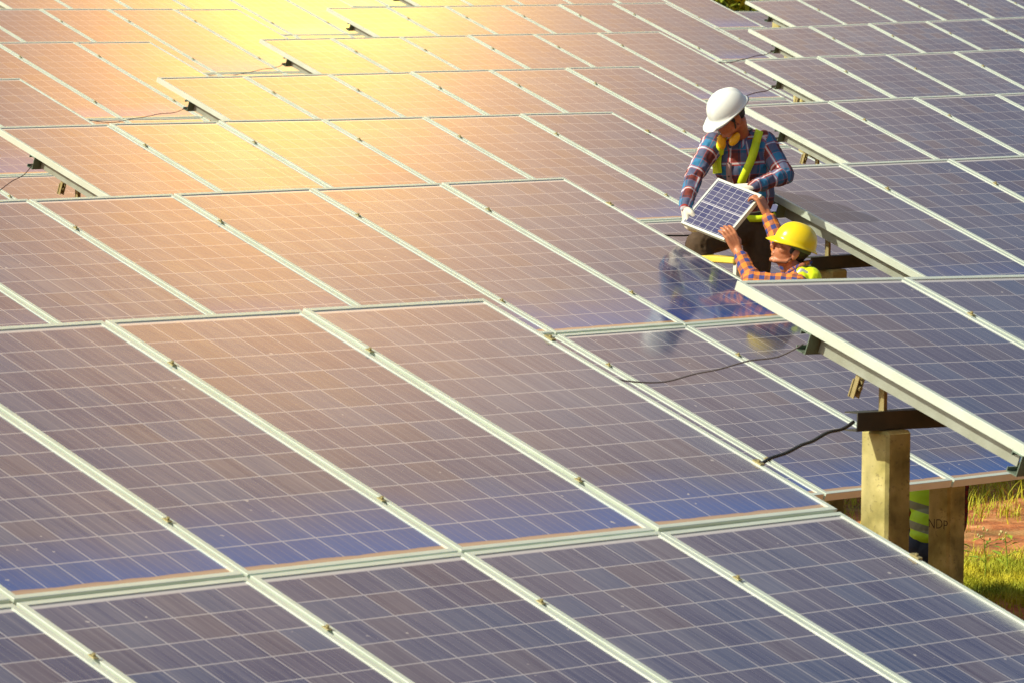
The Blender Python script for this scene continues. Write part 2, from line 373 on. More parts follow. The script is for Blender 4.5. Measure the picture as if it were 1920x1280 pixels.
# ------------------------------------------------------------------ people
from mathutils.bvhtree import BVHTree
def capsule(bm, a, ra, b, rb, seg=14):
    a, b = Vector(a), Vector(b)
    for p, r in ((a, ra), (b, rb)): bmesh.ops.create_icosphere(bm, subdivisions=2, radius=r, matrix=Tr(p))
    d = (b-a)
    if d.length > 1e-4: tube(bm, [a, b], [ra, rb], seg)
def chain(bm, pts, rs):
    for i in range(len(pts)-1): capsule(bm, pts[i], rs[i], pts[i+1], rs[i+1])
def ell(bm, c, r, rot=None):
    m = Tr(Vector(c)) @ (rot.to_4x4() if rot is not None else Matrix()) @ Matrix.Diagonal((*r, 1))
    bmesh.ops.create_icosphere(bm, subdivisions=3, radius=1, matrix=m)
def fuse(name, bm, mats, parent, voxel=.006, smooth=3, wrinkle=None, bones=None):
    """fuse overlapping volumes into one continuous skin and bake it"""
    me = mesh_of(bm, name, mats); o = bpy.data.objects.new(name+'_tmp', me); C.objects.link(o)
    m = o.modifiers.new('r', 'REMESH'); m.mode = 'VOXEL'; m.voxel_size = voxel; m.adaptivity = 0
    if smooth: s = o.modifiers.new('s', 'SMOOTH'); s.factor = .5; s.iterations = smooth
    dg = bpy.context.evaluated_depsgraph_get(); dg.update()
    res = bpy.data.meshes.new_from_object(o.evaluated_get(dg)); res.name = name
    bpy.data.objects.remove(o); bpy.data.meshes.remove(me)
    if not res.materials: 
        for mm in (mats if isinstance(mats, list) else [mats]): res.materials.append(mm)
    if wrinkle:
        amp, sc = wrinkle; nn = [v.normal.copy() for v in res.vertices]
        for v, n in zip(res.vertices, nn):
            q = v.co*sc; w = noise.noise(q + 1.2*noise.noise_vector(q*.5)); w2 = 1-abs(noise.noise(q*1.9+Vector((5, 1, 2))))*2
            v.co += n*amp*(w*.7+w2*.5)
    if bones:
        at = res.attributes.new('cloth', 'FLOAT_VECTOR', 'POINT'); vals = []
        B = [(Vector(a), Vector(b), (Vector(b)-Vector(a)).normalized(), (Vector(b)-Vector(a)).length, r, k*.37) for k, (a, b, r) in enumerate(bones)]
        fr = []
        for a, b, d, l, r, k in B:
            n = Vector((0, -1, 0)); n = (n - d*n.dot(d))
            n = n.normalized() if n.length > .2 else (Vector((1, 0, 0))-d*d.x).normalized(); fr.append((n, d.cross(n)))
        for v in res.vertices:
            best = None
            for i, (a, b, d, l, r, k) in enumerate(B):
                t = min(max((v.co-a).dot(d), 0), l); ds = (v.co-a-d*t).length - r
                if best is None or ds < best[0]: best = (ds, i, (v.co-a).dot(d))
            a, b, d, l, r, k = B[best[1]]; n, m2 = fr[best[1]]; q = v.co-a
            ang = math.atan2(q.dot(m2), q.dot(n)); vals += [ang*r+k, best[2]+k, 0.0]
        at.data.foreach_set('vector', vals)
    res.polygons.foreach_set('use_smooth', [True]*len(res.polygons))
    return link(name, res, parent, local=Matrix())
def unit(v): return Vector(v).normalized()
def hand(bm, wrist, d, n, thumb_side, curl=(.35, .5, .45), grow=0.0, spread=.1, thumb=(.5, .6)):
    """palm with four bent fingers of different length and a thumb from its side; n = way the palm faces"""
    w = Vector(wrist); d = unit(d); n = Vector(n); n = (n-d*n.dot(d)).normalized(); s = d.cross(n)*thumb_side   # s points to the thumb side
    for k in (-1.35, -.45, .45, 1.35):
        chain(bm, [w+s*k*.011, w+d*.05+s*k*.019, w+d*.085+s*k*.021], [.019+grow, .0145+grow, .0125+grow])
    for k, ln in ((1.5, .9), (.5, 1.0), (-.5, .95), (-1.5, .76)):
        p = w+d*.085+s*k*.0212; dd = (d+s*spread*k*.5).normalized(); nn = n.copy(); pts = [p]; cu = 0
        for seg, c in zip((.042, .028, .022), curl):
            cu += c*(1+.12*k*.3); v = dd*math.cos(cu)+nn*math.sin(cu); p = p+v*seg*ln; pts.append(p.copy())
        chain(bm, pts, [.0105+grow, .0092+grow, .0083+grow, .0066+grow])
    p0 = w+d*.022+s*.024+n*.006; v1 = unit(d*.65+s*.75+n*thumb[0]); p1 = p0+v1*.036; v2 = unit(d*.85+s*.1+n*thumb[1]); p2 = p1+v2*.032; p3 = p2+unit(v2+n*.2)*.022
    chain(bm, [p0, p1, p2, p3], [.017+grow, .0125+grow, .0108+grow, .0085+grow])
def head_frame(c, up, fwd):
    u = unit(up); f = Vector(fwd); f = (f-u*f.dot(u)).normalized(); r = f.cross(u)
    m = Matrix((r, f, u)).transposed().to_4x4(); m.translation = Vector(c); return m
def head(bm, Hm, neck_to):
    def E(c, r): ell(bm, Hm @ Vector(c), r, Hm.to_3x3())
    def K(a, ra, b, rb): capsule(bm, Hm @ Vector(a), ra, Hm @ Vector(b), rb)
    E((0, -.006, .032), (.076, .096, .084)); E((0, .020, -.028), (.062, .070, .080)); E((0, .052, -.078), (.034, .032, .026)); E((0, .078, -.094), (.018, .013, .014))
    for s in (-1, 1):
        E((s*.043, .052, -.018), (.022, .030, .022)); K((s*.058, .0, -.055), .014, (s*.026, .066, -.092), .012)
        E((s*.031, .084, .030), (.022, .012, .008)); E((s*.034, .080, .010), (.013, .010, .009))
        E((s*.074, -.012, -.012), (.008, .019, .031)); E((s*.078, -.022, -.002), (.007, .010, .022)); E((s*.009, .103, -.030), (.008, .008, .007))
    K((0, .090, .018), .0085, (0, .112, -.024), .0115); E((0, .087, -.056), (.019, .010, .0055)); E((0, .084, -.068), (.018, .010, .006)); E((0, .088, -.042), (.016, .010, .010))
    K((0, -.030, -.06), .052, Hm.inverted() @ Vector(neck_to), .060)
def hard_hat(parent, Hm, m, peak=.050):
    bm = bmesh.new(); nseg, prof = 56, 12; rings = []
    tilt = Matrix.Rotation(rad(-6), 4, 'X')
    for side in (0, 1):                                   # outer shell, then inner shell
        t = .0035 if side else 0
        for j in range(prof+3):
            ring = []
            for k in range(nseg):
                a = 2*math.pi*k/nseg; cx, cy = math.sin(a), math.cos(a)
                rx, ry, h = .103-t, .122-t, .116-t
                if j <= prof:
                    ph = (j+.0)/prof*math.pi/2; ph = max(ph, .03); rr, z = math.sin(ph)**.92, math.cos(ph)*h
                    ridge = .009*math.exp(-(cx*math.sin(ph)/.16)**2)*max(0, math.sin(ph*1.05))*(1-math.sin(ph)**6) if not side else 0
                    x, y = cx*rx*rr, cy*ry*rr; L2 = 1+ridge*8; q = Vector((x*L2, y*L2, z*(1+ridge*6)))
                    gx = abs(cx)*math.sin(ph); q *= 1-.022*math.exp(-((gx-.30)/.07)**2)*max(0, math.sin(ph*2))
                else:
                    e = (j-prof)/2; front = max(0, cy)**1.6; back = max(0, -cy)**3
                    ext = e*(.011+peak*front+.010*back); q = Vector((cx*(rx+ext*.75), cy*(ry+ext), -.010*e-.020*front*e**1.3-.012*back*e + t*.6))
                ring.append(bm.verts.new(Hm @ Tr(Vector((0, -.004, .046))) @ tilt @ q))
            rings.append(ring)
    half = prof+3
    for a, b in list(zip(rings[:half], rings[1:half])):
        for k in range(nseg): bm.faces.new((a[k], b[k], b[(k+1) % nseg], a[(k+1) % nseg]))
    for a, b in list(zip(rings[half:], rings[half+1:])):
        for k in range(nseg): bm.faces.new((a[k], a[(k+1) % nseg], b[(k+1) % nseg], b[k]))
    for k in range(nseg): bm.faces.new((rings[half-1][k], rings[-1][k], rings[-1][(k+1) % nseg], rings[half-1][(k+1) % nseg]))
    bm.faces.new(rings[0]); bm.faces.new(rings[half][::-1])
    o = link('hard_hat', mesh_of(bm, 'hard_hat', m, True), parent, local=Matrix())
    b2 = bmesh.new()                                       # suspension band and dark lining inside the shell
    rr = []
    for z, s in ((.052, .90), (.020, .90)):
        rr.append([b2.verts.new(Hm @ Vector((math.sin(2*math.pi*k/40)*.099*s, math.cos(2*math.pi*k/40)*.118*s-.004, z))) for k in range(40)])
    for k in range(40): b2.faces.new((rr[0][k], rr[1][k], rr[1][(k+1) % 40], rr[0][(k+1) % 40]))
    link('hat_band', mesh_of(b2, 'hat_band', mat('hat_band', (.10, .14, .06), .7), True), o, local=Matrix())
    return o
def hair(parent, Hm):
    bm = bmesh.new()
    ell(bm, Hm @ Vector((0, -.020, .030)), (.077, .086, .080), Hm.to_3x3()); ell(bm, Hm @ Vector((0, -.052, -.010)), (.058, .040, .045), Hm.to_3x3())
    for s in (-1, 1): ell(bm, Hm @ Vector((s*.066, .014, .010)), (.012, .012, .030), Hm.to_3x3())
    return fuse('hair', bm, mat('black_hair', (.012, .010, .009), .6), parent, .006, 1, (.002, 60))
def face_marks(parent, Hm, brow=True):
    bm = bmesh.new()
    for s in (-1, 1):
        ell(bm, Hm @ Vector((s*.032, .0885, .010)), (.0125, .006, .0055), Hm.to_3x3())
    link('eye', mesh_of(bm, 'eye', mat('eye_dark', (.03, .02, .015), .3), True), parent, local=Matrix())
    bm = bmesh.new()
    for s in (-1, 1): tube(bm, [Hm @ Vector((s*.014, .099, .028)), Hm @ Vector((s*.034, .095, .035)), Hm @ Vector((s*.052, .080, .030))], [.004, .0045, .003], 6)
    link('eyebrow', mesh_of(bm, 'eyebrow', mat('black_hair', (.012, .010, .009), .6), True), parent, local=Matrix())
def skin(name, a, b):
    m = bpy.data.materials.new(name); m.use_nodes = True; g = G(m); t = g.n.new('ShaderNodeTexCoord')
    x = g.noise(t.outputs['Object'], 22, 5); col = g.ramp(x, [(.3, a), (.7, b)])
    g.put(col, g.b.inputs['Base Color']); g.b.inputs['Roughness'].default_value = .42; g.b.inputs['Subsurface Weight'].default_value = .12
    g.b.inputs['Subsurface Radius'].default_value = (.012, .005, .003); g.b.inputs['Subsurface Scale'].default_value = .6
    return m
def cloth_uv(g):
    a = g.n.new('ShaderNodeAttribute'); a.attribute_name = 'cloth'; return g.xyz(a.outputs['Vector'])
def plaid_a():                                            # blue, maroon and white tartan
    m = bpy.data.materials.new('blue_maroon_plaid'); m.use_nodes = True; g = G(m); o = cloth_uv(g)
    def st(x, per, off):
        f = g.m('FRACT', g.m('ADD', g.m('DIVIDE', x, per), off))
        r = g.n.new('ShaderNodeValToRGB'); g.l.new(f, r.inputs[0]); r.color_ramp.interpolation = 'CONSTANT'; e = r.color_ramp.elements
        S_ = [(0, (.03, .19, .36)), (.36, (.50, .04, .03)), (.42, (.95, .92, .90)), (.49, (.50, .05, .05)), (.53, (.15, .025, .015)), (.86, (.02, .03, .06)), (.97, (.40, .08, .08))]
        while len(e) < len(S_): e.new(.5)
        for i, (p, c) in enumerate(S_): e[i].position = p; e[i].color = (*c, 1)
        return r.outputs[0]
    g.put(g.mix(.5, st(o[0], .135, .15), st(o[1], .145, .3)), g.b.inputs['Base Color']); g.b.inputs['Roughness'].default_value = .85
    return m
def plaid_b(name, base, mid, dark, per):
    m = bpy.data.materials.new(name); m.use_nodes = True; g = G(m); o = cloth_uv(g)
    a = g.m('GREATER_THAN', g.m('FRACT', g.m('DIVIDE', o[0], per)), .52); b = g.m('GREATER_THAN', g.m('FRACT', g.m('ADD', g.m('DIVIDE', o[1], per), .3)), .52)
    s = g.m('MULTIPLY', g.m('ADD', a, b), .5); col = g.mix(g.m('GREATER_THAN', s, .25), base, mid); col = g.mix(g.m('GREATER_THAN', s, .75), col, dark)
    g.put(col, g.b.inputs['Base Color']); g.b.inputs['Roughness'].default_value = .85
    return m
PLAID = plaid_a(); ORANGE = plaid_b('orange_blue_plaid', (.80, .25, .03), (.34, .12, .06), (.03, .05, .22), .060); REDP = plaid_b('dark_red_plaid', (.22, .02, .02), (.10, .012, .015), (.02, .015, .03), .05)
SKIN1 = skin('warm_skin', (.38, .105, .035), (.52, .17, .065)); SKIN2 = skin('tan_skin', (.36, .125, .050), (.55, .23, .11))
HIVIS = mat('hivis_yellow', (.70, .88, .01), .6); SILV = mat('reflective_tape', (.55, .58, .55), .35, .2); STRAPD = mat('strap_edge', (.02, .03, .02), .7)
TROUS = mat('brown_trousers', (.060, .036, .018), .85, noise=(30, (.085, .055, .028), .5)); NAVY = mat('navy_trousers', (.015, .03, .06), .8)
GLOVE = mat('pale_glove', (.80, .76, .62), .8); BOOT = mat('boot_leather', (.03, .02, .012), .6)
WHITE = mat('white_plastic', (.80, .86, .80), .28); YELL = mat('yellow_plastic', (.86, .66, .010), .25)

def person(name, origin, label):
    r = bpy.data.objects.new(name, None); C.objects.link(r); r.empty_display_size = .3
    r.matrix_basis = Tr(Vector(origin)) @ Matrix.Rotation(-YAW, 4, 'Z'); PW[r.name] = r.matrix_basis.copy()
    tag(r, label, 'person'); return r
def surf(bvh, x, z, y0=-.6, dy=1, off=.006):
    h = bvh.ray_cast(Vector((x, y0, z)), Vector((0, dy, 0)))
    return h[0]+h[1]*off if h[0] is not None else None, h[1]
def ribbon(name, bvh, pts, wid, m, parent, off=.006, y0=-.6, dy=1, ed=True):
    """strap laid over a torso; pts are (x, z) seen from the front"""
    P = spline([(p[0], 0, p[1]) for p in pts], 8); L_, R_ = [], []; prevd = None
    for i, p in enumerate(P):
        t = (P[min(i+1, len(P)-1)]-P[max(i-1, 0)]).normalized(); s = Vector((t.z, 0, -t.x))*wid/2
        a, na = surf(bvh, p.x-s.x, p.z-s.z, y0, dy, off); b, nb = surf(bvh, p.x+s.x, p.z+s.z, y0, dy, off)
        if a is None or b is None: continue
        L_.append((a, na)); R_.append((b, nb))
    bm = bmesh.new()
    rows = [[bm.verts.new(q) for q in (a+na*-.004, a, b, b+nb*-.004)] for (a, na), (b, nb) in zip(L_, R_)]
    for a, b in zip(rows, rows[1:]):
        for k in range(3):
            f = bm.faces.new((a[k], a[k+1], b[k+1], b[k])); f.material_index = 1 if k != 1 and ed else 0
    return link(name, mesh_of(bm, name, [m, STRAPD], True), parent, local=Matrix())
def bvh_of(bm): bm.normal_update(); return BVHTree.FromBMesh(bm)

# --- worker with the white hard hat
w1 = person('person', (7.411, 5.147, -.135), 'man in white hard hat and blue plaid shirt holding the small solar panel from above')
Hm = head_frame((-.118, -.215, .585), (-.40, -.42, .81), (-.80, -.27, -.50))
SR, ER, WR = (-.205, -.085, .415), (-.315, -.235, .235), (-.372, -.440, .075)
SL, EL, WL = (.095, -.015, .430), (.205, -.195, .245), (.005, -.430, .183)
bm = bmesh.new(); head(bm, Hm, (-.052, -.045, .46))
chain(bm, [SR, ER, WR], [.045, .036, .026]); chain(bm, [SL, EL, WL], [.045, .036, .026])
ell(bm, (-.03, -.03, .32), (.15, .095, .16)); ell(bm, (.02, 0, .12), (.12, .085, .16)); ell(bm, (.035, 0, -.04), (.11, .085, .10))
chain(bm, [(.075, 0, -.08), (.055, -.1, -.45), (-.03, -.28, -.84)], [.07, .045, .03]); chain(bm, [(-.02, -.02, -.06), (-.295, -.27, -.155), (-.20, -.27, -.53)], [.07, .048, .03])
hand(bm, WR, (.10, -.10, -1), (.92, .2, 0), 1, (.25, .7, .7)); hand(bm, WL, (-.95, -.12, -.02), (0, .25, -.97), 1, (.55, .7, .5), thumb=(.35, .45))
fuse('body', bm, SKIN1, w1, .0046, 2)
bm = bmesh.new(); hand(bm, WR, (.10, -.10, -1), (.92, .2, 0), 1, (.25, .7, .7), .0028); fuse('glove', bm, GLOVE, w1, .0042, 1)
bm = bmesh.new(); hand(bm, WL, (-.95, -.12, -.02), (0, .25, -.97), 1, (.55, .7, .5), .0028, thumb=(.35, .45)); fuse('glove', bm, GLOVE, w1, .0042, 1)
def torso1(bm, g=0.0):
    ell(bm, (-.035, -.035, .31), (.168+g, .112+g, .155+g)); ell(bm, (.02, -.01, .13), (.138+g, .100+g, .17+g)); chain(bm, [(-.185, -.085, .405), (-.05, -.03, .425), (.085, -.015, .425)], [.062+g, .075+g, .064+g])
bm = bmesh.new(); torso1(bm)
chain(bm, [SR, ER, WR], [.066, .050, .036]); chain(bm, [SL, EL, WL], [.066, .052, .036])
fuse('shirt', bm, PLAID, w1, .006, 2, (.0095, 13), [((-.01, -.02, .0), (-.04, -.03, .47), .15), (SR, ER, .06), (ER, WR, .045), (SL, EL, .06), (EL, WL, .045)])
bm = bmesh.new()                                          # collar
for s, x in ((-1, -.10), (1, -.005)):
    chain(bm, [(-.055+s*.055, -.005, .475), (-.065+s*.055, -.075, .465), (-.075+s*.030, -.135, .405)], [.017, .016, .012])
chain(bm, [(-.11, -.005, .475), (-.055, .03, .48), (0, -.005, .475)], [.017]*3)
fuse('collar', bm, PLAID, w1, .005, 1, None, [((-.2, 0, .45), (.1, 0, .45), .05)])
bm = bmesh.new()
ell(bm, (.035, 0, -.035), (.128, .104, .105)); chain(bm, [(.072, 0, -.06), (.050, -.07, -.45), (-.03, -.26, -.80)], [.098, .066, .056]); chain(bm, [(-.015, -.02, -.06), (-.288, -.262, -.150), (-.20, -.27, -.50)], [.098, .076, .056])
fuse('trousers', bm, TROUS, w1, .007, 2, (.006, 13))
for q, d in (((-.03, -.29, -.885), (-.05, -.09, -.01)), ((-.20, -.29, -.575), (-.06, -.08, -.01))):
    bm = bmesh.new(); ell(bm, (q[0]+d[0]*.5, q[1]+d[1]*.6, q[2]-.01), (.05, .105, .038), Matrix.Rotation(-.5, 3, 'Z')); capsule(bm, q, .048, (q[0], q[1], q[2]+.08), .05); fuse('boot', bm, BOOT, w1, .006, 1)
tb = bmesh.new(); torso1(tb, .006); BV = bvh_of(tb)
ribbon('strap', BV, [(-.150, .455), (-.166, .40), (-.174, .30), (-.160, .2), (-.140, .08)], .046, HIVIS, w1, .010)
ribbon('strap', BV, [(.062, .487), (.045, .44), (.015, .34), (-.03, .23), (-.065, .13)], .046, HIVIS, w1, .010)
tb2 = bmesh.new(); ell(tb2, (.035, 0, -.035), (.130, .106, .15)); BV2 = bvh_of(tb2)
ribbon('belt', BV2, [(-.09, .0), (-.03, -.008), (.05, -.012), (.115, -.004), (.158, .004)], .036, HIVIS, w1, .012, ed=False)
bm = bmesh.new()                                          # shirt front placket with buttons
ribbon('placket', BV, [(-.112, .31), (-.112, .26), (-.105, .20), (-.10, .10)], .030, mat('pale_placket', (.42, .27, .25), .85), w1, .005, ed=False)
for z in (.31, .235, .16):
    q, n = surf(BV, -.110, z, off=.010); b = bmesh.new(); ell(b, q, (.0055, .003, .0055)); link('button', mesh_of(b, 'button', mat('button', (.05, .03, .02), .4), True), w1, local=Matrix())
bm.free()
hard_hat(w1, Hm, WHITE); hair(w1, Hm); face_marks(w1, Hm)
bm = bmesh.new()                                          # yellow ear defenders hanging round the neck
for c, a in (((-.085, -.185, .448), .55), ((-.158, -.165, .430), -.2)):
    rot = Matrix.Rotation(a, 3, 'Y') @ Matrix.Rotation(.3, 3, 'X'); ell(bm, c, (.026, .020, .046), rot)
o = link('ear_defender_cup', mesh_of(bm, 'ear_defender_cup', mat('amber_plastic', (.90, .48, .01), .3), True), w1, local=Matrix())
bm = bmesh.new(); tube(bm, spline([(-.158, -.15, .44), (-.165, -.05, .50), (-.06, .045, .50), (.02, -.04, .50), (-.075, -.165, .455)], 6), .005, 6)
link('ear_defender_band', mesh_of(bm, 'ear_defender_band', STRAPD, True), w1, local=Matrix())
bm = bmesh.new(); tube(bm, spline([Hm @ Vector((-.078, .01, -.0)), Hm @ Vector((-.055, .02, -.07)), Hm @ Vector((0, .03, -.10)), Hm @ Vector((.055, .02, -.07)), Hm @ Vector((.078, .01, 0))], 6), .004, 6)
link('chin_strap', mesh_of(bm, 'chin_strap', STRAPD, True), w1, local=Matrix())

# --- worker with the yellow hard hat
w2 = person('person', (6.907, 4.342, -.382), 'man in yellow hard hat and orange plaid shirt reaching up to the small solar panel')
Hm = head_frame((-.022, 0, .108), (.43, -.04, .90), (-.88, -.22, .40))
SN, EN, WN = (.005, -.150, -.085), (-.238, -.125, -.062), (-.322, .045, .105)
SF, EF, WF = (.02, .150, -.06), (-.075, .13, .12), (-.150, .235, .300)
ND, NN = (-.42, .10, .90), (-.45, .88, .05); FD, FN = (-.42, .12, .90), (-.80, .55, -.25)
bm = bmesh.new(); head(bm, Hm, (.012, .01, -.045))
chain(bm, [SN, EN, WN], [.045, .037, .027]); chain(bm, [SF, EF, WF], [.045, .037, .027])
ell(bm, (.03, 0, -.21), (.10, .15, .16)); ell(bm, (.05, 0, -.42), (.09, .12, .16)); ell(bm, (.05, 0, -.55), (.09, .11, .10))
for s in (-1, 1): chain(bm, [(.05, s*.075, -.58), (.04, s*.09, -.98), (.07, s*.09, -1.38)], [.07, .045, .03])
hand(bm, WN, ND, NN, -1, (.35, .5, .35), thumb=(.5, .8)); hand(bm, WF, FD, FN, -1, (.7, .9, .6), thumb=(.5, .8))
fuse('body', bm, SKIN2, w2, .0046, 2)
bm = bmesh.new(); ell(bm, (.03, 0, -.22), (.118, .165, .175)); ell(bm, (.05, 0, -.42), (.108, .140, .18)); chain(bm, [SN, (.012, 0, -.06), SF], [.064, .075, .064])
chain(bm, [SN, EN, (-.300, .0, .060)], [.066, .052, .040]); chain(bm, [SF, EF, (-.135, .215, .265)], [.066, .052, .040])
fuse('shirt', bm, ORANGE, w2, .006, 2, (.0095, 13), [((.03, 0, -.5), (.01, 0, 0), .15), (SN, EN, .06), (EN, WN, .045), (SF, EF, .06), (EF, WF, .045)])
bm = bmesh.new(); chain(bm, [(-.055, -.03, -.035), (-.02, -.062, .0), (.045, -.055, .030), (.085, 0, .040), (.045, .055, .030), (-.02, .06, .0), (-.055, .03, -.035)], [.014]*7)
fuse('collar', bm, ORANGE, w2, .005, 1, None, [((0, -.1, -.0), (0, .1, .0), .06)])
bm = bmesh.new(); ell(bm, (.03, 0, -.23), (.128, .168, .18)); ell(bm, (.05, 0, -.42), (.118, .150, .17)); chain(bm, [(.03, -.095, -.055), (.035, -.060, -.02)], [.058, .040]); chain(bm, [(.03, .095, -.055), (.035, .060, -.02)], [.058, .040]); chain(bm, [(.085, -.07, -.045), (.085, .07, -.045)], [.062, .062])
vest = fuse('vest', bm, HIVIS, w2, .006, 2, (.004, 12))
for x0 in (-.035,):
    bm = bmesh.new(); chain(bm, [(-.060, -.125, -.16), (-.030, -.125, -.065), (.03, -.110, .000), (.09, -.105, -.03), (.125, -.105, -.12)], [.012, .014, .015, .014, .012])
    fuse('reflective_tape', bm, SILV, vest, .006, 1)
bm = bmesh.new(); ell(bm, (.05, 0, -.56), (.108, .128, .11))
for s in (-1, 1): chain(bm, [(.05, s*.075, -.58), (.04, s*.09, -.98), (.07, s*.09, -1.34)], [.095, .066, .055])
fuse('trousers', bm, NAVY, w2, .008, 2, (.006, 13))
for s in (-1, 1):
    bm = bmesh.new(); ell(bm, (.025, s*.09, -1.415), (.125, .045, .036)); capsule(bm, (.07, s*.09, -1.39), .046, (.07, s*.09, -1.32), .05); fuse('boot', bm, BOOT, w2, .007, 1)
hard_hat(w2, Hm, YELL, .036); hair(w2, Hm); face_marks(w2, Hm)
bm = bmesh.new()                                          # short beard shadow along the jaw
for s in (-1, 1): chain(bm, [Hm @ Vector((s*.066, -.002, -.035)), Hm @ Vector((s*.060, .010, -.070)), Hm @ Vector((s*.030, .060, -.094)), Hm @ Vector((0, .079, -.101))], [.0075, .0085, .009, .009])
fuse('beard', bm, mat('stubble', (.13, .045, .02), .8), w2, .004, 1)

# --- third worker, crouching under the tables behind the concrete posts
w3 = person('person', (8.465, 4.566, -2.036), 'person in striped yellow safety vest crouching behind the two concrete posts')
Hm = head_frame((-.02, .16, .66), (0, .3, .95), (0, .95, -.3))
SA, EA, WA = (-.16, .03, .40), (-.165, .06, .12), (-.10, .28, .02); SB, EB, WB = (.13, .03, .40), (.128, .00, .09), (.12, .22, -.04)
bm = bmesh.new(); head(bm, Hm, (-.01, .05, .47)); chain(bm, [SA, EA, WA], [.045, .036, .026]); chain(bm, [SB, EB, WB], [.045, .036, .026])
ell(bm, (-.01, .02, .27), (.14, .09, .17)); ell(bm, (-.01, 0, .05), (.12, .09, .13))
for s, x in ((-1, -.09), (1, .07)): chain(bm, [(x, 0, -.02), (x*1.4, .36, .03), (x*1.3, .14, -.37)], [.07, .047, .03])
hand(bm, WA, (.2, 1, -.2), (0, 0, -1), 1); hand(bm, WB, (0, 1, -.2), (0, 0, -1), -1)
fuse('body', bm, SKIN2, w3, .006, 2)
bm = bmesh.new(); ell(bm, (-.01, .02, .27), (.155, .105, .185)); chain(bm, [SA, (-.01, .03, .44), SB], [.06, .07, .06]); chain(bm, [SA, EA, WA], [.06, .05, .038]); chain(bm, [SB, EB, WB], [.06, .05, .038])
fuse('shirt', bm, REDP, w3, .007, 2, (.006, 15), [((-.01, 0, 0), (-.01, 0, .5), .15), (SB, EB, .06), (EB, WB, .045)])
def vest_bands():
    m = bpy.data.materials.new('banded_vest'); m.use_nodes = True; g = G(m); t = g.n.new('ShaderNodeTexCoord'); o = g.xyz(t.outputs['Object'])
    z = g.m('ADD', o[2], g.m('MULTIPLY', o[0], .25)); a = g.m('LESS_THAN', g.m('ABSOLUTE', g.m('SUBTRACT', z, .052)), .024); b = g.m('LESS_THAN', g.m('ABSOLUTE', g.m('SUBTRACT', z, .168)), .024)
    g.put(g.mix(g.m('MAXIMUM', a, b), (.42, .80, .02), (.20, .26, .17)), g.b.inputs['Base Color']); g.b.inputs['Roughness'].default_value = .6; return m
bm = bmesh.new(); ell(bm, (-.01, .02, .26), (.165, .118, .20)); ell(bm, (-.01, .0, .10), (.150, .118, .15)); ell(bm, (-.01, -.005, .03), (.148, .12, .075)); fuse('vest', bm, vest_bands(), w3, .006, 2, (.003, 12))
bm = bmesh.new(); ell(bm, (-.01, 0, -.06), (.145, .118, .11))
for s, x in ((-1, -.09), (1, .07)): chain(bm, [(x, 0, -.04), (x*1.4, .36, .02), (x*1.3, .14, -.34)], [.09, .066, .055])
fuse('trousers', bm, NAVY, w3, .008, 2, (.005, 13))
for x in (-.117, .091):
    bm = bmesh.new(); ell(bm, (x, .18, -.40), (.045, .12, .036)); fuse('boot', bm, BOOT, w3, .007, 1)
hair(w3, Hm)

# ------------------------------------------------------------------ small panel the two workers hold
TL, TRc, BRc, BL = Vector((7.004, 5.046, .104)), Vector((6.971, 4.682, .023)), Vector((6.731, 4.685, -.236)), Vector((6.792, 5.063, -.157))
ce = (TL+TRc+BRc+BL)/4; wx = ((TRc-TL)+(BRc-BL)).normalized(); hv = (TL-BL)+(TRc-BRc); hy = (hv-wx*hv.dot(wx)).normalized(); nz = wx.cross(hy)
wl, hl = ((TRc-TL).length+(BRc-BL).length)/2, ((TL-BL).length+(TRc-BRc).length)/2
sp = bpy.data.objects.new('small_solar_panel', None); C.objects.link(sp); sp.empty_display_size = .1
mw = Matrix((wx, hy, nz)).transposed().to_4x4(); mw.translation = ce; sp.matrix_basis = mw; PW[sp.name] = mw.copy()
tag(sp, 'small framed solar panel with white grid lines held between the two workers', 'solar panel')
def small_mat():
    m = bpy.data.materials.new('small_panel_cells'); m.use_nodes = True; g = G(m); t = g.n.new('ShaderNodeTexCoord'); o = g.xyz(t.outputs['Object'])
    a, b = wl-.044, hl-.044
    u = g.m('MULTIPLY', g.m('ADD', g.m('DIVIDE', o[0], a), .5), 6); v = g.m('MULTIPLY', g.m('ADD', g.m('DIVIDE', o[1], b), .5), 10)
    ln = g.m('MAXIMUM', g.band(u, 0, .018), g.band(v, 0, .024)); mid = g.m('MAXIMUM', g.m('LESS_THAN', g.m('ABSOLUTE', g.m('SUBTRACT', v, 5.28)), .035), g.m('LESS_THAN', g.m('ABSOLUTE', g.m('SUBTRACT', v, 5.0)), .07))
    ln = g.m('MAXIMUM', ln, mid)
    cw = g.white(g.vec(g.m('FLOOR', u), g.m('FLOOR', v), 0.0)); cell = g.mix(cw, (.045, .048, .12), (.085, .085, .15))
    g.put(g.mix(ln, cell, (.56, .57, .60)), g.b.inputs['Base Color']); g.b.inputs['Roughness'].default_value = .22; return m
bm = bmesh.new(); box(bm, -wl/2+.012, wl/2-.012, -hl/2+.012, hl/2-.012, -.006, -.0015); link('cell_sheet', mesh_of(bm, 'cell_sheet', small_mat()), sp, local=Matrix())
bm = bmesh.new(); t = .014; SF = mat('bright_frame', (.60, .66, .58), .35, .1)
for a in ((-wl/2, wl/2, hl/2-t, hl/2), (-wl/2, wl/2, -hl/2, -hl/2+t), (-wl/2, -wl/2+t, -hl/2+t, hl/2-t), (wl/2-t, wl/2, -hl/2+t, hl/2-t)): box(bm, *a, -.022, .0015)
link('frame', mesh_of(bm, 'frame', SF), sp, local=Matrix())
bm = bmesh.new(); box(bm, -.04, .04, .02, .08, -.024, -.0065); link('junction_box', mesh_of(bm, 'junction_box', GALVD), sp, local=Matrix())

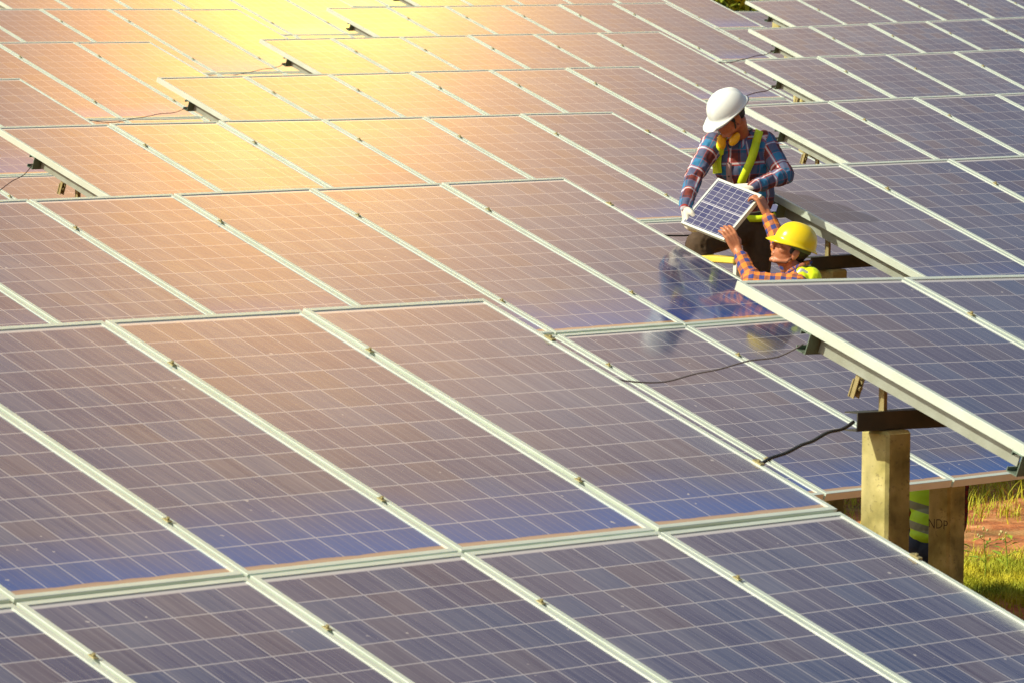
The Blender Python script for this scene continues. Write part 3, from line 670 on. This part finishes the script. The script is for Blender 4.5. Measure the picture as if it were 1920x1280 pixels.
# ------------------------------------------------------------------ stepladder and step stool the workers stand on
LADW = mat('ladder_white', (.74, .80, .68), .45); LADY = mat('ladder_yellow', (.80, .66, .10), .45)
ld = bpy.data.objects.new('stepladder', None); C.objects.link(ld); lx, ly = 6.905, 4.93; g0 = gz(lx, ly)
ld.matrix_basis = Tr(Vector((lx, ly, g0))); PW[ld.name] = ld.matrix_basis.copy(); tag(ld, 'white stepladder with a yellow top cap under the white hat worker', 'ladder')
top = -.335-g0
bm = bmesh.new(); box(bm, -.065, .065, -.19, .07, top-.035, top, bev=.006); link('top_cap', mesh_of(bm, 'top_cap', LADY), ld, local=Matrix())
for s in (-1, 1):
    for dx, wd in ((.46, .07), (-.10, .035)):
        bm = bmesh.new(); x0 = .03 if dx > 0 else -.03
        v = box(bm, -wd/2, wd/2, s*.185-.012, s*.185+.012, 0, top-.036)
        for q in bm.verts: q.co.x += x0+(dx-x0)*(1-q.co.z/(top-.036))
        link('rail', mesh_of(bm, 'rail', LADW), ld, local=Matrix())
for i, z in enumerate((.33, .66, .99, top-.72, top-.40)):
    x = .03+.43*(1-z/top); bm = bmesh.new(); box(bm, x-.05, x+.09, -.172, .172, z-.025, z); link('tread', mesh_of(bm, 'tread', LADY), ld, local=Matrix())
st = bpy.data.objects.new('step_stool', None); C.objects.link(st); q = w2.matrix_basis @ Vector((.05, 0, 0)); g1 = gz(q.x, q.y)
st.matrix_basis = Tr(Vector((q.x, q.y, g1))) @ Matrix.Rotation(-YAW, 4, 'Z'); PW[st.name] = st.matrix_basis.copy(); tag(st, 'low step stool under the boots of the yellow hat worker', 'stool')
h = (-.382-1.452)-g1; bm = bmesh.new(); box(bm, -.20, .16, -.20, .20, h-.03, h); link('tread', mesh_of(bm, 'tread', LADY), st, local=Matrix())
for sx in (-.17, .13):
    for sy in (-.17, .17): bm = bmesh.new(); box(bm, sx-.015, sx+.015, sy-.015, sy+.015, 0, h-.031); link('leg', mesh_of(bm, 'leg', LADW), st, local=Matrix())

# ------------------------------------------------------------------ cables slung between neighbouring tables
CAB = mat('black_cable', (.02, .022, .022), .5); CABB = mat('brown_cable', (.10, .05, .04), .6)
def cable(a, b, sag, r, label, m=CAB, wig=.01):
    pts = []
    for i in range(9):
        t = i/8; p = a.lerp(b, t); p.z -= sag*4*t*(1-t)*(1+.25*math.sin(t*7)); p.x += wig*math.sin(i*2.1); p.z += wig*.6*math.sin(i*3.3) if 0 < i < 8 else 0
        pts.append(p)
    bm = bmesh.new(); tube(bm, spline(pts, 4), r, 6); o = link('cable', mesh_of(bm, 'cable', m, True)); tag(o, label, 'cable', 'cables slung from table to table'); return o
def tp(key, x, s, dz=0): return TSUF[key][0] @ Vector((x, -s, dz))
cable(tp((1,0), HX-.01, .60, -.05), tp((1,1), -HX, .43, -.09), .075, .0034, 'thin cable sagging across the glass that mirrors the two workers', mat('grey_cable', (.10, .09, .09), .5))
cable(tp((1,0), HX-.03, 1.53, -.05), tp((1,1), -HX+.01, .78, -.27), -.0, .0075, 'thick black cable running up to the beam end on the front post')
cable(tp((2,0), HX-.01, .70, -.05), tp((2,1), -HX, .45, -.09), .05, .005, 'thin cable behind the legs of the white hat worker')
cable(tp((3,0), HX-.01, .75, -.05), tp((3,1), -HX, .45, -.09), .05, .005, 'thin cable just left of the plaid shoulder of the white hat worker', CABB)
cable(tp((4,0), HX-.01, .75, -.05), tp((4,1), -HX, .45, -.09), .06, .005, 'thin cable in the table gap above the white hard hat', CABB)
cable(tp((5,0), HX-.01, .75, -.05), tp((5,1), -HX, .45, -.09), .06, .005, 'thin cable in the gap two tables above the white hard hat', CABB)
cable(tp((3,-1), HX-.01, 1.35, -.05), tp((3,0), -HX, .45, -.09), .05, .003, 'brown cable at the far left edge ending at a channel end', CABB)
cable(tp((4,-1), HX-.01, .72, -.05), tp((4,0), -HX, .45, -.09), .07, .003, 'brown cable sagging over orange glass in the upper left', CABB)
cable(tp((5,-1), HX-.01, .72, -.05), tp((5,0), -HX, .45, -.09), .07, .003, 'faint cable below the yellow glare', CABB)

# ------------------------------------------------------------------ faded lettering on the shaded post
cu = bpy.data.curves.new('post_lettering', 'FONT'); cu.body = 'NDP'; cu.size = .058; cu.extrude = .0004; cu.align_x = 'CENTER'; cu.offset = -.0006
to = bpy.data.objects.new('tmp_text', cu); C.objects.link(to); dg = bpy.context.evaluated_depsgraph_get(); dg.update()
tm = bpy.data.meshes.new_from_object(to.evaluated_get(dg)); bpy.data.objects.remove(to); tm.materials.clear(); tm.materials.append(mat('faded_black_paint', (.06, .06, .035), .9))
for v in tm.vertices: v.co.y += .004*noise.noise(v.co*30); v.co.x += .003*noise.noise(v.co*25+Vector((3, 3, 3))); v.co.x *= 1.15; v.co.y *= 1.25
root20 = TSUF[(2,0)][1]; ps = [o for o in root20.children if o.name.startswith('post')]
best = max(ps, key=lambda o: (round((PW[o.name].translation.x), 1), -PW[o.name].translation.y))
tp_ = PW[best.name].translation
lw = Matrix(((0, 0, -1, tp_.x-PWD/2-.0006), (-1, 0, 0, tp_.y), (0, 1, 0, -1.67), (0, 0, 0, 1)))
link('lettering', tm, best, world=lw)

# ------------------------------------------------------------------ grass, weeds, bush
def leaf_mat(name, a, b, sc=3):
    m = bpy.data.materials.new(name); m.use_nodes = True; g = G(m); t = g.n.new('ShaderNodeTexCoord')
    g.put(g.ramp(g.noise(t.outputs['Object'], sc, 4), [(.35, a), (.65, b)]), g.b.inputs['Base Color']); g.b.inputs['Roughness'].default_value = .7
    g.b.inputs['Transmission Weight'].default_value = 0; return m
GRASS = leaf_mat('grass_blade', (.16, .28, .010), (.62, .58, .03), 1.6); WEED = leaf_mat('weed_leaf', (.10, .22, .015), (.36, .46, .03), 8); DRY = leaf_mat('weed_flower', (.45, .42, .18), (.60, .55, .25), 20)
def blade(bm, p, h, w, lean, az, bend=.5):
    d = Vector((math.cos(az), math.sin(az), 0)); s = Vector((-math.sin(az), math.cos(az), 0))*w/2; pr = None
    for i in range(4):
        t = i/3; q = p+Vector((0, 0, h*t*(1-.25*bend*t)))+d*lean*h*t*t; ww = s*(1-t**1.5)
        if i < 3: cur = (bm.verts.new(q-ww), bm.verts.new(q+ww))
        else: cur = (bm.verts.new(q),)
        if pr: bm.faces.new((pr[0], pr[1], cur[1], cur[0]) if len(cur) == 2 else (pr[0], pr[1], cur[0]))
        pr = cur
bm = bmesh.new(); rg = random.Random(3)
def dens(x, y): return noise.noise(Vector((x*.9, y*.9, 7)))+.5*noise.noise(Vector((x*3, y*3, 1)))
def patch(cx, cy, sx, sy, n, thr, hh):
    for _ in range(n):
        x, y = rg.gauss(cx, sx), rg.gauss(cy, sy)
        if dens(x, y) < thr: continue
        for k in range(5):
            xx, yy = x+rg.gauss(0, .025), y+rg.gauss(0, .025)
            blade(bm, Vector((xx, yy, gz(xx, yy)-.01)), rg.uniform(.4, 1.2)*hh, rg.uniform(.003, .009), rg.uniform(.1, 1.3), rg.uniform(0, 6.28))
patch(9.7, 5.1, .55, .45, 4200, -.45, .09); patch(10.6, 6.0, .8, .7, 900, .12, .07); patch(15.2, 9.6, 1.3, 1.2, 3200, -.5, .22); patch(12.3, 8.6, .8, .8, 1100, -.2, .16); patch(12.0, 7.2, 1.6, 1.2, 500, .2, .06)
patch(22, 14, 8, 8, 1500, 0, .2); patch(44, 39, 5, 4, 2500, -.3, .5)
o = link('grass', mesh_of(bm, 'grass', GRASS)); tag(o, 'sunlit yellow green grass on the red soil', 'grass', kind='stuff')
def leafy(bm, p, d, ln, w, mi=0):
    d = d.normalized(); s = d.cross(Vector((0, 0, 1))); s = s.normalized()*w if s.length > .1 else Vector((w, 0, 0)); n = s.cross(d).normalized()
    a = bm.verts.new(p); b = bm.verts.new(p+d*ln*.45-s-n*.0); c = bm.verts.new(p+d*ln*.45+s); m_ = bm.verts.new(p+d*ln*.5-n*w*.3); e = bm.verts.new(p+d*ln-Vector((0, 0, ln*.15)))
    for f in ((a, m_, b), (a, c, m_), (b, m_, e), (m_, c, e)): bm.faces.new(f).material_index = mi
def weed(x, y, h, label, n=9, seed=1, lean=(0, 0)):
    r = random.Random(seed); z = gz(x, y); root = bpy.data.objects.new('weed', None); C.objects.link(root); root.empty_display_size = .1
    root.matrix_basis = Tr(Vector((x, y, z))); PW[root.name] = root.matrix_basis.copy(); tag(root, label, 'weed', 'weeds growing beside the tables')
    pts = [Vector((lean[0]*t*t+.012*math.sin(t*5), lean[1]*t*t, h*t)) for t in (0, .25, .5, .75, 1)]
    sm = bmesh.new(); tube(sm, spline(pts, 3), [.005*(1-.6*i/12) for i in range(13)], 5)
    lm = bmesh.new(); fm = bmesh.new()
    for i in range(n):
        t = r.uniform(.2, .95); p = Vector((lean[0]*t*t, lean[1]*t*t, h*t)); az = r.uniform(0, 6.28); ln = r.uniform(.05, .12)*(1.2-.5*t)
        b = p+Vector((math.cos(az), math.sin(az), .5))*.04; tube(sm, [p, b], .002, 4, False); leafy(lm, b, Vector((math.cos(az), math.sin(az), r.uniform(-.2, .5))), ln, ln*.22)
    for i in range(7):
        q = pts[-1]+Vector((r.gauss(0, .02), r.gauss(0, .02), r.uniform(-.05, .03))); ell(fm, q, (.007, .007, .009))
    link('stem', mesh_of(sm, 'stem', WEED), root, local=Matrix()); link('leaves', mesh_of(lm, 'leaves', WEED), root, local=Matrix()); link('flower_head', mesh_of(fm, 'flower_head', DRY, True), root, local=Matrix())
weed(9.42, 5.22, .62, 'tall flowering weed right of the shaded concrete post', 12, 1, (-.02, .03)); weed(9.30, 5.18, .34, 'shorter weed close against the shaded post', 8, 2)
weed(9.65, 5.15, .30, 'small weed standing right of the tall flowering one', 8, 3); weed(10.05, 5.3, .26, 'small weed nearest the right edge of the photo', 9, 5)
weed(12.1, 8.4, .35, 'weed glimpsed left of the sunlit concrete post', 9, 6)
def bush(x, y, h, wd, label, seed):
    r = random.Random(seed); root = bpy.data.objects.new('bush', None); C.objects.link(root); z = gz(x, y)
    root.matrix_basis = Tr(Vector((x, y, z))); PW[root.name] = root.matrix_basis.copy(); tag(root, label, 'bush')
    tm_ = bmesh.new(); lm = bmesh.new()
    for k in range(9):
        az = r.uniform(0, 6.28); e = Vector((math.cos(az)*wd*r.uniform(.2, .8), math.sin(az)*wd*r.uniform(.2, .8), h*r.uniform(.08, .95)))
        tube(tm_, [(0, 0, 0), e*.5+Vector((0, 0, h*.1)), e], [.05, .03, .012], 6)
        for j in range(650):
            q = e+Vector((r.gauss(0, wd*.28), r.gauss(0, wd*.28), r.gauss(0, h*.14))); leafy(lm, q, Vector((r.gauss(0, 1), r.gauss(0, 1), r.gauss(.2, .7))), r.uniform(.16, .34), .07)
    link('trunk', mesh_of(tm_, 'trunk', mat('bark', (.12, .08, .05), .9)), root, local=Matrix()); link('crown', mesh_of(lm, 'crown', leaf_mat('bush_leaf', (.12, .20, .01), (.38, .42, .02), 2)), root, local=Matrix())
bush(56.6, 48.8, 3.6, 2.0, 'bright green bush behind the farthest tables at the top of the picture', 4)
